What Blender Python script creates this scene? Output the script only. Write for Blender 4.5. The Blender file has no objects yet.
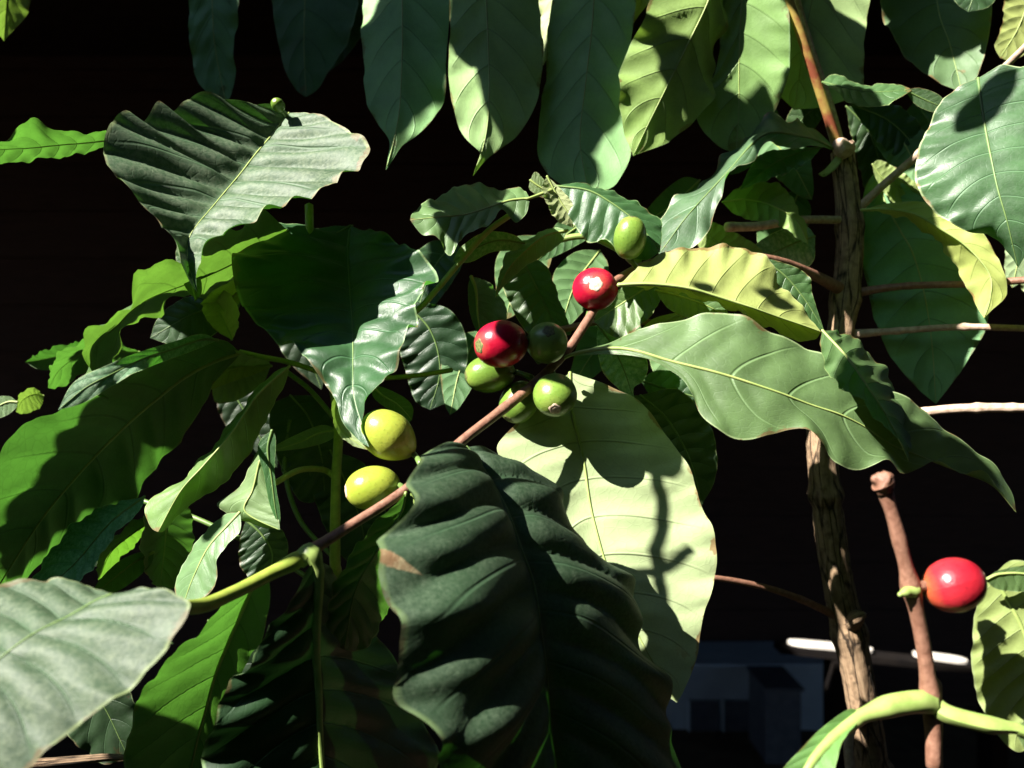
import bpy, math, random
from mathutils import Vector, noise
random.seed(7)
FPX = 900.0; CH = 1.5
SUN = Vector((-0.62, -0.42, 0.66)).normalized()      # direction towards the sun
def P(x, y, d):                                       # pixel + distance -> point in the place
    return Vector(((x - 512) / FPX * d, d, CH - (y - 384) / FPX * d))
col = bpy.context.scene.collection

# ------------------------------------------------------------------ materials
def nmat(name):
    m = bpy.data.materials.new(name); m.use_nodes = True
    nt = m.node_tree; nt.nodes.clear()
    return m, nt
def N(nt, typ, ins=None, **kw):
    n = nt.nodes.new(typ)
    for k, v in kw.items(): setattr(n, k, v)
    for k, v in (ins or {}).items():
        s = n.inputs[k]
        if hasattr(v, 'is_output') or isinstance(v, bpy.types.NodeSocket): nt.links.new(v, s)
        else: s.default_value = v
    return n
def M(nt, op, a, b=0.0, c=None, clamp=False):
    ins = {0: a, 1: b}
    if c is not None: ins[2] = c
    return N(nt, 'ShaderNodeMath', ins, operation=op, use_clamp=clamp).outputs[0]
def mix(nt, f, a, b, bt='MIX'):
    n = N(nt, 'ShaderNodeMix', data_type='RGBA', blend_type=bt)
    for s, v in ((n.inputs[0], f), (n.inputs[6], a), (n.inputs[7], b)):
        if isinstance(v, bpy.types.NodeSocket): nt.links.new(v, s)
        else: s.default_value = v if isinstance(v, float) else (*v[:3], 1)
    return n.outputs[2]
def ramp(nt, f, a, b, interp='LINEAR'):
    n = N(nt, 'ShaderNodeMapRange', {0: f, 1: a, 2: b}, interpolation_type=interp)
    return n.outputs[0]

def leaf_material(name, top, under, trans, dust=0.0, rough=0.36, tf=0.36, nv=9.0, spec=0.5, crinkle=1.0, burn=None):
    m, nt = nmat(name)
    uv = N(nt, 'ShaderNodeUVMap').outputs[0]
    sep = N(nt, 'ShaderNodeSeparateXYZ', {0: uv})
    u, v = sep.outputs[0], sep.outputs[1]
    s = M(nt, 'ABSOLUTE', M(nt, 'MULTIPLY_ADD', v, 2.0, -1.0))
    oi = N(nt, 'ShaderNodeObjectInfo')
    geo = N(nt, 'ShaderNodeNewGeometry')
    tc = N(nt, 'ShaderNodeTexCoord').outputs['Object']
    # lateral veins run forward and curve towards the tip
    ph = M(nt, 'MULTIPLY_ADD', u, nv, M(nt, 'MULTIPLY', M(nt, 'POWER', s, 1.35), -1.15))
    fr = M(nt, 'ABSOLUTE', M(nt, 'SUBTRACT', M(nt, 'FRACT', ph), 0.5))       # .5 on the vein
    vein = ramp(nt, fr, 0.455, 0.497, 'SMOOTHSTEP')
    vein = M(nt, 'MULTIPLY', vein, ramp(nt, s, 0.96, 0.55))
    fold = ramp(nt, fr, 0.30, 0.5, 'SMOOTHSTEP')
    # fine net of small veins
    cv = N(nt, 'ShaderNodeCombineXYZ', {0: M(nt, 'MULTIPLY', u, 46.0), 1: M(nt, 'MULTIPLY', v, 20.0), 2: oi.outputs['Random']})
    vor = N(nt, 'ShaderNodeTexVoronoi', {'Vector': cv.outputs[0], 'Scale': 1.0}, feature='DISTANCE_TO_EDGE').outputs['Distance']
    net = ramp(nt, vor, 0.09, 0.0)
    n1 = N(nt, 'ShaderNodeTexNoise', {'Vector': tc, 'Scale': 45.0, 'Detail': 5.0, 'Roughness': 0.6}).outputs[0]
    n2 = N(nt, 'ShaderNodeTexNoise', {'Vector': tc, 'Scale': 700.0, 'Detail': 4.0, 'Roughness': 0.7}).outputs[0]
    n3 = N(nt, 'ShaderNodeTexNoise', {'Vector': tc, 'Scale': 170.0, 'Detail': 4.0, 'Roughness': 0.7}).outputs[0]
    ctop = mix(nt, ramp(nt, n1, 0.35, 0.68), tuple(c * .72 for c in top), tuple(c * 1.25 for c in top))
    cund = mix(nt, ramp(nt, n1, 0.35, 0.68), tuple(c * .85 for c in under), tuple(c * 1.12 for c in under))
    pale = tuple(min(1, c * 1.7 + .03) for c in top)
    ctop = mix(nt, M(nt, 'MULTIPLY', vein, 0.75), ctop, pale)
    ctop = mix(nt, M(nt, 'MULTIPLY', net, 0.07), ctop, pale)
    cund = mix(nt, M(nt, 'MULTIPLY', vein, 0.6), cund, tuple(c * .72 for c in under))
    cund = mix(nt, M(nt, 'MULTIPLY', net, 0.10), cund, tuple(c * .6 for c in under))
    # paler margin
    edge = ramp(nt, s, 0.965, 0.985)
    ctop = mix(nt, M(nt, 'MULTIPLY', edge, 0.8), ctop, (.30, .36, .16))
    cund = mix(nt, M(nt, 'MULTIPLY', edge, 0.6), cund, (.34, .38, .18))
    # scorched bits on the margin and at the tip
    n4 = N(nt, 'ShaderNodeTexNoise', {'Vector': N(nt, 'ShaderNodeVectorMath', {0: tc, 1: (3.1, 1.7, .4)}, operation='ADD').outputs[0], 'Scale': 75.0, 'Detail': 4.0, 'Roughness': .6}).outputs[0]
    sc_ = M(nt, 'MULTIPLY', ramp(nt, M(nt, 'ADD', n4, M(nt, 'MULTIPLY', ramp(nt, M(nt, 'MAXIMUM', s, u), .90, 1.0), .16)), .655, .70), ramp(nt, M(nt, 'MAXIMUM', s, u), .82, .92))
    ctop = mix(nt, M(nt, 'MULTIPLY', sc_, .8), ctop, (.13, .065, .025)); cund = mix(nt, M(nt, 'MULTIPLY', sc_, .8), cund, (.20, .11, .04))
    # small brown blemishes
    spot = M(nt, 'MULTIPLY', ramp(nt, n3, 0.70, 0.725), 0.75)
    ctop = mix(nt, spot, ctop, (.07, .045, .02)); cund = mix(nt, M(nt,'MULTIPLY',spot,.5), cund, (.12, .09, .04))
    if burn:                                       # one brown scorched wedge on the margin
        wd = M(nt, 'MULTIPLY', ramp(nt, v, .105, .02), M(nt, 'MULTIPLY_ADD', n3, burn[1] * 1.2, burn[1] * .4))
        dist = M(nt, 'ABSOLUTE', M(nt, 'SUBTRACT', M(nt, 'SUBTRACT', u, burn[0]), M(nt, 'MULTIPLY', v, .30)))
        bm = ramp(nt, M(nt, 'SUBTRACT', wd, dist), 0.0, .0025)
        bm = M(nt, 'MULTIPLY', bm, ramp(nt, v, .105, .09))
    if dust:
        dm = M(nt, 'MULTIPLY', M(nt, 'MULTIPLY', ramp(nt, n3, 0.05, 0.66), ramp(nt, n2, 0.36, 0.58)), dust, clamp=True)
        dm = M(nt, 'ADD', M(nt, 'MULTIPLY', dm, .8), M(nt, 'MULTIPLY', ramp(nt, n2, .62, .72), dust*.7), clamp=True)
        dm = M(nt, 'MULTIPLY', dm, ramp(nt, fold, 1.5, 0.0))
        ctop = mix(nt, dm, ctop, (.20, .24, .17))
    if burn: ctop = mix(nt, M(nt, 'MULTIPLY', bm, .85), ctop, mix(nt, ramp(nt, n3, .4, .6), (.50, .20, .11), (.95, .60, .42)))
    base = mix(nt, geo.outputs['Backfacing'], ctop, cund)
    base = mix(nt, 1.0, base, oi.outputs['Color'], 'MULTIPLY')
    base = mix(nt, 1.0, base, N(nt, 'ShaderNodeCombineColor', {0: M(nt,'MULTIPLY_ADD', oi.outputs['Random'], .3, .85), 1: M(nt,'MULTIPLY_ADD', oi.outputs['Random'], .12, .94), 2: 1.0}).outputs[0], 'MULTIPLY')
    rg = M(nt, 'MULTIPLY_ADD', geo.outputs['Backfacing'], 0.16, M(nt, 'MULTIPLY_ADD', n3, 0.22, rough - .11 + dust * .25))
    h = M(nt, 'ADD', M(nt, 'MULTIPLY', vein, -0.60), M(nt, 'MULTIPLY', net, -0.045 * crinkle))
    h = M(nt, 'ADD', h, M(nt, 'MULTIPLY', n1, 0.5 * crinkle)); h = M(nt, 'ADD', h, M(nt, 'MULTIPLY', n3, .07 * crinkle))
    h = M(nt, 'ADD', h, M(nt, 'MULTIPLY', n2, .03 + dust * .10))
    bmp = N(nt, 'ShaderNodeBump', {'Height': h, 'Strength': 0.5, 'Distance': 0.0011}).outputs[0]
    pb = N(nt, 'ShaderNodeBsdfPrincipled', {'Base Color': base, 'Roughness': rg, 'Specular IOR Level': spec, 'Normal': bmp})
    tcol = mix(nt, M(nt, 'MULTIPLY', vein, 0.45), mix(nt, ramp(nt, n1, .3, .7), tuple(c*.75 for c in trans), tuple(c*1.2 for c in trans)), tuple(c * .45 for c in trans))
    tcol = mix(nt, M(nt, 'MULTIPLY', net, 0.3), tcol, tuple(c * .55 for c in trans))
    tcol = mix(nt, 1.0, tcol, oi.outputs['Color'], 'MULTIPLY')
    tr = N(nt, 'ShaderNodeBsdfTranslucent', {'Color': tcol, 'Normal': bmp})
    mx = N(nt, 'ShaderNodeMixShader', {0: tf, 1: pb.outputs[0], 2: tr.outputs[0]})
    out = N(nt, 'ShaderNodeOutputMaterial'); nt.links.new(mx.outputs[0], out.inputs[0])
    return m

LM = {
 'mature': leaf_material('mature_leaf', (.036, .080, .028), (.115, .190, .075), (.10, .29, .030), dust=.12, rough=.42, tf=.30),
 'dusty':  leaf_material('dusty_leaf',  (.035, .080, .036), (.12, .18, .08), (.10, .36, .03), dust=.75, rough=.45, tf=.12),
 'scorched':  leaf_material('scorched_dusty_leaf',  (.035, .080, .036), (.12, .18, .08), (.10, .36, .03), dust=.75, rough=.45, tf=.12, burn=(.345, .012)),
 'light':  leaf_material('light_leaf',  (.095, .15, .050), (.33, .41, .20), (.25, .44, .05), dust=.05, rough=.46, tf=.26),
 'shaded':  leaf_material('shaded_leaf', (.030, .070, .025), (.06, .10, .04), (.03, .09, .015), tf=.08, rough=.5),  # dark, less translucent copy of mature, with shade put into its colour
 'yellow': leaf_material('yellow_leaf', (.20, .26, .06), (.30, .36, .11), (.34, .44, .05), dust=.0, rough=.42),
}

def simple_mat(name, c1, c2, scale=60.0, rough=.6, bump=.3, bd=.001, stretch=None, spec=.4, detail=6.0, lo=.35, hi=.65, coords='Object'):
    m, nt = nmat(name)
    tc = N(nt, 'ShaderNodeTexCoord').outputs[coords]
    if stretch: tc = N(nt, 'ShaderNodeMapping', {'Vector': tc, 'Scale': stretch}).outputs[0]
    n = N(nt, 'ShaderNodeTexNoise', {'Vector': tc, 'Scale': scale, 'Detail': detail, 'Roughness': .65}).outputs[0]
    c = mix(nt, ramp(nt, n, lo, hi), c1, c2)
    b = N(nt, 'ShaderNodeBump', {'Height': n, 'Strength': bump, 'Distance': bd}).outputs[0]
    p = N(nt, 'ShaderNodeBsdfPrincipled', {'Base Color': c, 'Roughness': rough, 'Specular IOR Level': spec, 'Normal': b})
    o = N(nt, 'ShaderNodeOutputMaterial'); nt.links.new(p.outputs[0], o.inputs[0])
    return m
def bark_material(name, dark, mid, light, ns=1.0):
    m, nt = nmat(name)
    uv = N(nt, 'ShaderNodeUVMap').outputs[0]
    mp = N(nt, 'ShaderNodeMapping', {'Vector': uv, 'Scale': (.30*ns, 9.0, 1.0)}).outputs[0]
    w = N(nt, 'ShaderNodeTexNoise', {'Vector': mp, 'Scale': 2.2, 'Detail': 8.0, 'Roughness': .7, 'Distortion': .6}).outputs[0]
    mp2 = N(nt, 'ShaderNodeMapping', {'Vector': uv, 'Scale': (.11*ns, 3.6, 1.0)}).outputs[0]
    vo = N(nt, 'ShaderNodeTexVoronoi', {'Vector': mp2, 'Scale': 2.6, 'Randomness': 1.0}, feature='DISTANCE_TO_EDGE').outputs['Distance']
    crack = ramp(nt, M(nt,'ADD', vo, M(nt,'MULTIPLY_ADD', w, .3, -.15)), .0, .07)
    tc = N(nt, 'ShaderNodeTexCoord').outputs['Object']
    nn = N(nt, 'ShaderNodeTexNoise', {'Vector': tc, 'Scale': 260.0, 'Detail': 5.0}).outputs[0]
    c = mix(nt, ramp(nt, w, .36, .64), mid, light)
    c = mix(nt, ramp(nt, nn, .5, .75), c, tuple(x*.55 for x in mid))
    c = mix(nt, M(nt, 'SUBTRACT', 1.0, crack), c, dark)
    h = M(nt, 'ADD', M(nt, 'MULTIPLY', crack, 1.0), M(nt, 'ADD', M(nt, 'MULTIPLY', w, 1.2), M(nt,'MULTIPLY', nn, .4)))
    b = N(nt, 'ShaderNodeBump', {'Height': h, 'Strength': .7, 'Distance': .0009}).outputs[0]
    p = N(nt, 'ShaderNodeBsdfPrincipled', {'Base Color': c, 'Roughness': .8, 'Specular IOR Level': .25, 'Normal': b})
    o = N(nt, 'ShaderNodeOutputMaterial'); nt.links.new(p.outputs[0], o.inputs[0])
    return m
MAT = {
 'bark': bark_material('trunk_bark', (.03, .02, .013), (.17, .108, .064), (.36, .25, .155)),
 'twig': simple_mat('brown_twig_bark', (.13, .056, .034), (.26, .135, .09), 420, .55, .6, .0006, lo=.3, hi=.7),
 'paletwig': simple_mat('pale_twig_bark', (.26, .17, .11), (.50, .38, .29), 380, .65, .6, .0007, lo=.3, hi=.7),
 'green': simple_mat('green_stem', (.17, .24, .035), (.30, .36, .06), 150, .42, .2, .0004),
 'lime': simple_mat('lime_stalk', (.17, .25, .06), (.26, .34, .10), 150, .4, .15, .0003),
 'dkstalk': simple_mat('dark_green_stalk', (.07, .13, .03), (.12, .19, .05), 150, .4, .15, .0003),
 'yellowred': simple_mat('yellow_and_red_shoot_bark', (.19, .05, .025), (.30, .22, .055), 55, .45, .25, .0004, lo=.42, hi=.56),
 'scorch': simple_mat('scorched_patch', (.24, .10, .05), (.36, .20, .12), 500, .7, .3, .0004),
 'rib': simple_mat('pale_midrib', (.20, .27, .075), (.28, .34, .11), 150, .5, .1, .0002),
 'ribdark': simple_mat('green_midrib', (.085, .15, .045), (.13, .20, .06), 150, .45, .1, .0002),
}
def fruit_material(name, c1, c2, c3, c0, rough=.29, scale=60.0):
    m, nt = nmat(name)
    tc = N(nt, 'ShaderNodeTexCoord').outputs['Object']
    n = N(nt, 'ShaderNodeTexNoise', {'Vector': tc, 'Scale': scale, 'Detail': 3.0}).outputs[0]
    n2 = N(nt, 'ShaderNodeTexNoise', {'Vector': tc, 'Scale': 900.0, 'Detail': 3.0}).outputs[0]
    uv = N(nt, 'ShaderNodeSeparateXYZ', {0: N(nt, 'ShaderNodeUVMap').outputs[0]})
    c = mix(nt, ramp(nt, n, .35, .65), c1, c2)
    c = mix(nt, M(nt, 'MULTIPLY', ramp(nt, M(nt, 'ADD', uv.outputs[0], M(nt, 'MULTIPLY', n, .35)), .52, .20), .75), c, c0)
    c = mix(nt, ramp(nt, M(nt, 'ADD', uv.outputs[0], M(nt, 'MULTIPLY_ADD', n, .3, -.15)), .80, 1.02), c, c3)          # colour of the blossom end
    c = mix(nt, M(nt, 'MULTIPLY', ramp(nt, n2, .61, .68), .40), c, tuple(x * .45 for x in c1))
    r = M(nt, 'MULTIPLY_ADD', n, .18, rough - .07)
    b = N(nt, 'ShaderNodeBump', {'Height': M(nt, 'ADD', n2, M(nt, 'MULTIPLY', n, 1.5)), 'Strength': .25, 'Distance': .0004}).outputs[0]
    p = N(nt, 'ShaderNodeBsdfPrincipled', {'Base Color': c, 'Roughness': r, 'Normal': b, 'Specular IOR Level': .45, 'Subsurface Weight': .12, 'Subsurface Scale': .002, 'Subsurface Radius': (1, .5, .25)})
    o = N(nt, 'ShaderNodeOutputMaterial'); nt.links.new(p.outputs[0], o.inputs[0])
    return m
FM = {
 'red':   fruit_material('ripe_red_skin', (.24, .002, .014), (.38, .005, .028), (.50, .09, .06), (.13, .003, .012)),
 'redor': fruit_material('ripe_light_red_skin', (.28, .008, .018), (.40, .022, .032), (.52, .16, .04), (.48, .17, .035)),
 'green': fruit_material('unripe_green_skin', (.085, .16, .022), (.14, .23, .035), (.19, .24, .05), (.06, .12, .02)),
 'dgreen': fruit_material('dark_unripe_skin', (.10, .18, .03), (.15, .25, .045), (.16, .24, .06), (.08, .15, .025)),
 'yellow': fruit_material('turning_yellow_skin', (.23, .29, .032), (.31, .35, .048), (.40, .36, .07), (.16, .23, .03)),
 'calyx': simple_mat('dry_calyx', (.42, .27, .18), (.72, .60, .46), 900, .7, .5, .0004),
 'calyxg': simple_mat('dark_calyx', (.03, .035, .012), (.16, .17, .05), 900, .6, .5, .0004),
}

# ------------------------------------------------------------------ mesh helpers
def link(name, verts, faces, mat, parent=None, uvs=None, smooth=True):
    me = bpy.data.meshes.new(name)
    o_loc = Vector((0, 0, 0))
    if parent is None or True:
        pass
    me.from_pydata([tuple(v) for v in verts], [], faces)
    if uvs is not None:
        l = me.uv_layers.new(name='UVMap')
        for lp in me.loops: l.data[lp.index].uv = uvs[lp.vertex_index]
    if smooth: me.polygons.foreach_set('use_smooth', [True] * len(me.polygons))
    if mat: me.materials.append(mat)
    me.update()
    o = bpy.data.objects.new(name, me); col.objects.link(o)
    if parent is not None:
        o.parent = parent
        p = parent; off = Vector((0, 0, 0))
        while p is not None: off += p.location; p = p.parent
        if off.length > 0: me.transform(__import__('mathutils').Matrix.Translation(-off))
    return o
def thing(name, loc, label, cat, group=None, kind=None):
    o = bpy.data.objects.new(name, None); o.empty_display_size = .05; col.objects.link(o); o.location = loc
    o['label'] = label; o['category'] = cat
    if group: o['group'] = group
    if kind: o['kind'] = kind
    return o
def spline(pts, n):
    """Catmull-Rom through pts (Vectors), n samples evenly spaced by length"""
    p = [Vector(q) for q in pts]
    if len(p) == 2: p = [p[0], (p[0] + p[1]) / 2, p[1]]
    e = [p[0] * 2 - p[1]] + p + [p[-1] * 2 - p[-2]]
    dense = []
    for i in range(1, len(e) - 2):
        a, b, c, d = e[i-1], e[i], e[i+1], e[i+2]
        for k in range(16):
            t = k / 16
            dense.append(.5 * ((2*b) + (c-a)*t + (2*a-5*b+4*c-d)*t*t + (3*b-a-3*c+d)*t**3))
    dense.append(p[-1])
    L = [0.0]
    for i in range(1, len(dense)): L.append(L[-1] + (dense[i] - dense[i-1]).length)
    out = []; j = 0
    for k in range(n):
        s = L[-1] * k / (n - 1)
        while j < len(L) - 2 and L[j+1] < s: j += 1
        f = 0 if L[j+1] == L[j] else (s - L[j]) / (L[j+1] - L[j])
        out.append(dense[j].lerp(dense[j+1], max(0, min(1, f))))
    return out
def tube(name, pts, radii, mat, parent=None, n=None, sides=14, rough=0.0, nodes=(), rs=60.0, flat=1.0, capr=.6):
    """bent tapering stem; pts Vectors, radii metres at each point"""
    ns = n or max(8, len(pts) * 10)
    c = spline(pts, ns)
    rv = spline([Vector((r, 0, 0)) if i == 0 else Vector((r, i * .5, 0)) for i, r in enumerate(radii)], 4 * ns)
    # radius by point index, using nearest fraction along the path
    cum = [0.0]
    for i in range(1, len(pts)): cum.append(cum[-1] + (Vector(pts[i]) - Vector(pts[i-1])).length)
    tot = cum[-1] or 1
    def rad(t):
        s = t * tot
        for i in range(1, len(cum)):
            if s <= cum[i] or i == len(cum) - 1:
                f = (s - cum[i-1]) / max(1e-9, cum[i] - cum[i-1]); f = max(0, min(1, f)); f = f*f*(3-2*f)
                return radii[i-1] * (1-f) + radii[i] * f
    up = Vector((0, 0, 1)); verts = []; uvs = []; faces = []
    t0 = (c[1] - c[0]).normalized()
    x = t0.cross(up if abs(t0.z) < .9 else Vector((0, 1, 0))).normalized()
    dist = 0
    for i in range(ns):
        t = (c[min(i+1, ns-1)] - c[max(i-1, 0)]).normalized()
        x = (x - t * x.dot(t)).normalized(); y = t.cross(x)
        r = rad(i / (ns - 1))
        for (nt_, am, wd) in nodes: r *= 1 + am * math.exp(-((i / (ns-1) - nt_) / wd) ** 2)
        if i: dist += (c[i] - c[i-1]).length
        for k in range(sides + 1):
            a = 2 * math.pi * k / sides
            dv = x * math.cos(a) + y * math.sin(a) * flat
            q = c[i] + dv * r
            if rough:
                kk = noise.noise(Vector((math.cos(a) * 1.6, math.sin(a) * 1.6, dist * rs * .35 + r * 9))) + .5 * noise.noise(q * rs * 4)
                q = c[i] + dv * r * (1 + rough * kk)
            verts.append(q); uvs.append((dist * 100, k / sides))
    w = sides + 1
    # close the seam by equal positions
    for i in range(ns): verts[i*w + sides] = verts[i*w].copy()
    for i in range(ns - 1):
        for k in range(sides):
            a = i*w + k; faces.append((a, a+1, a+w+1, a+w))
    for end, i in ((0, 0), (1, ns-1)):
        t = (c[1]-c[0]).normalized() * -1 if end == 0 else (c[-1]-c[-2]).normalized()
        verts.append(c[i] + t * rad(end) * capr); uvs.append((dist*100*end, .5)); m = len(verts) - 1
        for k in range(sides):
            a = i*w + k
            faces.append((m, a+1, a) if end == 0 else (m, a, a+1))
    return link(name, verts, faces, mat, parent, uvs)

LEAVES = []
def leaf(plant, mid, A, B, d, dA=0.0, dB=0.0, face='top', mat='mature', rib=.0011, wave=.0014, wk=5.5, nv=9, cup=.0, curl=0.0,
         stalk=None, rr=.00055, ribm=None, tint=None, label=None, name='leaf', n=80, m=15, seed=None, eA=1.0, eB=1.0):
    """mid/A/B: outlines as (x, y) or (x, y, extra depth); d: depths along the midrib (any number of them)."""
    rnd = random.Random(len(LEAVES) * 13 + 5 if seed is None else seed)
    base, tip = mid[0], mid[-1]
    dd = d if isinstance(d, (list, tuple)) else (d, d)
    def dep(t):
        f = t * (len(dd) - 1); i = min(int(f), len(dd) - 2); g = f - i
        return dd[i] * (1-g) + dd[i+1] * g
    def lift(poly, off, ex):
        k = len(poly); cum = [0]
        for i in range(1, k): cum.append(cum[-1] + math.hypot(poly[i][0]-poly[i-1][0], poly[i][1]-poly[i-1][1]))
        out = []
        for i, q in enumerate(poly):
            t = cum[i] / cum[-1]
            out.append(P(q[0], q[1], dep(t) + off * math.sin(math.pi * min(1, max(0, t))) ** .6 + (q[2] if len(q) > 2 else 0)))
        return out
    Mi = spline(lift(list(mid), 0, 0), n)
    Ea = spline(lift([base] + list(A) + [tip], dA, eA), n)
    Eb = spline(lift([base] + list(B) + [tip], dB, eB), n)
    verts = []; uvs = []; faces = []
    p1, p2 = rnd.uniform(0, 6), rnd.uniform(0, 6)
    W = 2 * m + 1
    rib = max(rib, .0012)
    LL = sum((Mi[i+1]-Mi[i]).length for i in range(n-1)); wave *= min(1, LL / .085); rib *= min(1, LL / .06)
    # a common surface normal per station
    for i in range(n):
        t = i / (n - 1)
        tan = (Mi[min(i+1, n-1)] - Mi[max(i-1, 0)]).normalized()
        env = math.sin(math.pi * t) ** .5 if 0 < t < 1 else 0
        acr = (Eb[i] - Ea[i]); nrm = tan.cross(acr)
        nrm = nrm.normalized() if nrm.length > 1e-9 else Vector((0, -1, 0))
        if nrm.dot(Mi[i] - Vector((0, 0, CH))) > 0: nrm = -nrm      # towards the viewer's side
        sg = 1 if face == 'top' else -1
        for j in range(-m, m + 1):
            s = abs(j) / m; E = Ea[i] if j < 0 else Eb[i]; pp = p1 if j < 0 else p2
            half = (E - Mi[i]).length
            q = Mi[i].lerp(E, s)
            if j:
                own = tan.cross((E - Mi[i]) * (-1 if j < 0 else 1)); own = own.normalized() if own.length > 1e-9 else nrm
                if own.dot(nrm) < 0: own = -own
            else: own = nrm
            nn = (nrm * .5 + own).normalized() if j else nrm
            ph = t * nv - 1.15 * s ** 1.35
            f = ph - math.floor(ph)
            puff = (math.sin(math.pi * f) ** .7) - .5
            h = rib * puff * min(1, s * 5) * (1 - .45 * s) * min(1, half / .012) * env * sg
            h += cup * 4 * s * (1 - s) * half / .03 * sg
            h -= curl * s ** 3 * env * sg
            # margin follows the ribs and undulates
            wv = wave * (s ** 2.2) * (math.sin(2 * math.pi * wk * t + pp) + .55 * math.sin(2 * math.pi * wk * 2.3 * t + pp * 2.1) + .12 * math.sin(2*math.pi*wk*4.7*t + pp*1.3))
            h += wv * env * min(1, half / .010)
            h += .0009 * noise.noise(q * 55 + Vector((p1, p2, 0))) * env
            verts.append(q + nn * h); uvs.append((t, .5 + .5 * j / m))
    for i in range(n - 1):
        for k in range(W - 1):
            a = i * W + k; faces.append((a, a+1, a+W+1, a+W))
    # orient so that the FRONT of the faces is the upper side of the leaf
    i = n // 2; a = verts[i*W]; b = verts[i*W + W - 1]; tn = Mi[i+1] - Mi[i-1]
    fn = (b - a).cross(tn); toward = fn.dot(Mi[i]) < 0 if False else fn.dot(Mi[i] - Vector((0, 0, CH))) < 0
    if toward != (face == 'top'): faces = [f[::-1] for f in faces]
    o = link(name, verts, faces, LM[mat], plant, uvs)
    if tint: o.color = (*tint, 1)  # leaf colour; lower tints paint shade into leaves that hang in shade
    if label: o['label'] = label
    # midrib and stalk, one curved tapering piece
    cen = [verts[i * W + m] for i in range(n)]
    pts = cen[::3] + [cen[-2]]
    up = Vector((0, 0, 0))
    rad = [rr * (1 - .78 * k / (len(pts) - 1)) for k in range(len(pts))]
    if stalk:
        sp = [P(*q) for q in stalk]; sr = [rr * 1.55] * len(sp)
        pts = sp + pts[1:] if (sp[-1] - pts[0]).length < .004 else sp + pts
        rad = sr + rad[len(sp) + len(rad) - len(pts):] if False else sr + rad[-(len(pts) - len(sp)):]
    tube('midrib', pts, rad, MAT[ribm or ('rib' if face == 'under' or mat in ('light', 'yellow') else 'ribdark')], o, n=max(40, len(pts)*3), sides=8)
    LEAVES.append(o)
    return o

def cherry(plant, x, y, d, rpx, ax=(0, 0, -1), ratio=1.15, mat='red', calyx='calyx', stem=None, label=None, cr=.30, name='coffee_cherry', pear=0):
    r = rpx / FPX * d; c = P(x, y, d); ax = Vector((ax[0], ax[2], ax[1])).normalized()
    u = ax.cross(Vector((0.1, .2, 1))).normalized(); v = ax.cross(u)
    verts = []; uvs = []; faces = []; n = 28; s = 32
    for i in range(n + 1):
        th = math.pi * i / n                         # 0 at the stalk end
        z = -math.cos(th) * ratio; rr = math.sin(th)
        rr = rr ** .92
        if th > math.pi * .93: z -= .035 * ((th / math.pi - .93) / .07)       # dimple round the calyx
        if th < math.pi * .08: z += .05 * (1 - th / math.pi / .08)
        for k in range(s + 1):
            a = 2 * math.pi * (k % s) / s
            q = rr * (1 - .018 * math.exp(-((((a / math.pi) % 1) - .5) / .05) ** 2)) * (1 + .03 * math.cos(2 * a))
            q *= 1 - pear * max(0, -z) ** 1.5
            q *= 1 + .012 * noise.noise(Vector((math.cos(a)*1.5 + x, math.sin(a)*1.5, z * 1.5)))
            verts.append(c + (ax * z + (u * math.cos(a) + v * math.sin(a)) * q) * r); uvs.append((i / n, k / s))
    w = s + 1
    for i in range(n):
        for k in range(s):
            a = i * w + k; faces.append((a, a + w, a + w + 1, a + 1))
    o = link(name, verts, faces, FM[mat], plant, uvs)
    if label: o['label'] = label
    # calyx disc: a raised ring with a dark navel
    verts = []; faces = []; prof = [(cr * 1.05, -.03), (cr, .004), (cr * .80, .020), (cr * .62, .008), (cr * .45, .005), (cr * .30, .020), (cr * .16, .012), (0.004, .002)]
    for (q, z) in prof:
        for k in range(20):
            a = 2 * math.pi * k / 20; g = q * (1 + .06 * math.sin(5 * a + x))
            verts.append(c + (ax * (ratio * math.sqrt(1 - min(.98, q * q)) + z - .01 * (q < cr * .5)) + (u * math.cos(a) + v * math.sin(a)) * g) * r)
    for i in range(len(prof) - 1):
        for k in range(20):
            faces.append((i*20+k, (i+1)*20+k, (i+1)*20+(k+1) % 20, i*20+(k+1) % 20))
    link('calyx', verts, faces, FM[calyx], o)
    if stem:
        e = P(*stem); b = c - ax * r * ratio * .93
        tube('stalk', [b, (b + e) / 2 + Vector((0, 0, .0004)), e], [.0011, .001, .0013], MAT['dkstalk'], o, n=10, sides=8)
    return o
def stem(plant, name, pts, mat, rough=.0, label=None, **kw):
    """pts: (x, y, d, width in pixels)"""
    o = tube(name, [P(a, b, d) for a, b, d, w in pts], [w / 2 / FPX * d for a, b, d, w in pts], MAT[mat], plant, rough=rough, **kw)
    if label: o['label'] = label
    return o
EXPO = 2.05

# ================================================================== the main coffee tree
tree = thing('coffee_tree', (0.22, .50, 0), 'tall coffee tree with rough brown trunk on the right and berry branch in the middle', 'coffee tree', 'coffee plants')
G = lambda x, y, z=0.0: (x, y, z)
def world_tube(plant, name, pts, radii, mat, **kw): return tube(name, [Vector(p) for p in pts], radii, MAT[mat], plant, **kw)
tr_pts = [(.20, .55, -.05), (.215, .53, .6), P(884, 900, .50), P(872, 768, .48), P(860, 690, .47), P(846, 620, .465), P(836, 570, .46), P(822, 450, .455), P(832, 380, .45), P(845, 300, .45), P(850, 232, .45), P(842, 152, .45)]
tr_rad = [.013, .011, .0090, .0083, .0080, .0082, .0076, .0076, .0066, .0066, .0063, .0056]
tr = tube('trunk', tr_pts, tr_rad, MAT['bark'], tree, n=800, sides=36, rough=.09, rs=90, nodes=[(.978, .14, .003), (.956, .20, .0035), (.897, .22, .0022), (.893, -.10, .001), (.852, .16, .003)])
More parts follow.
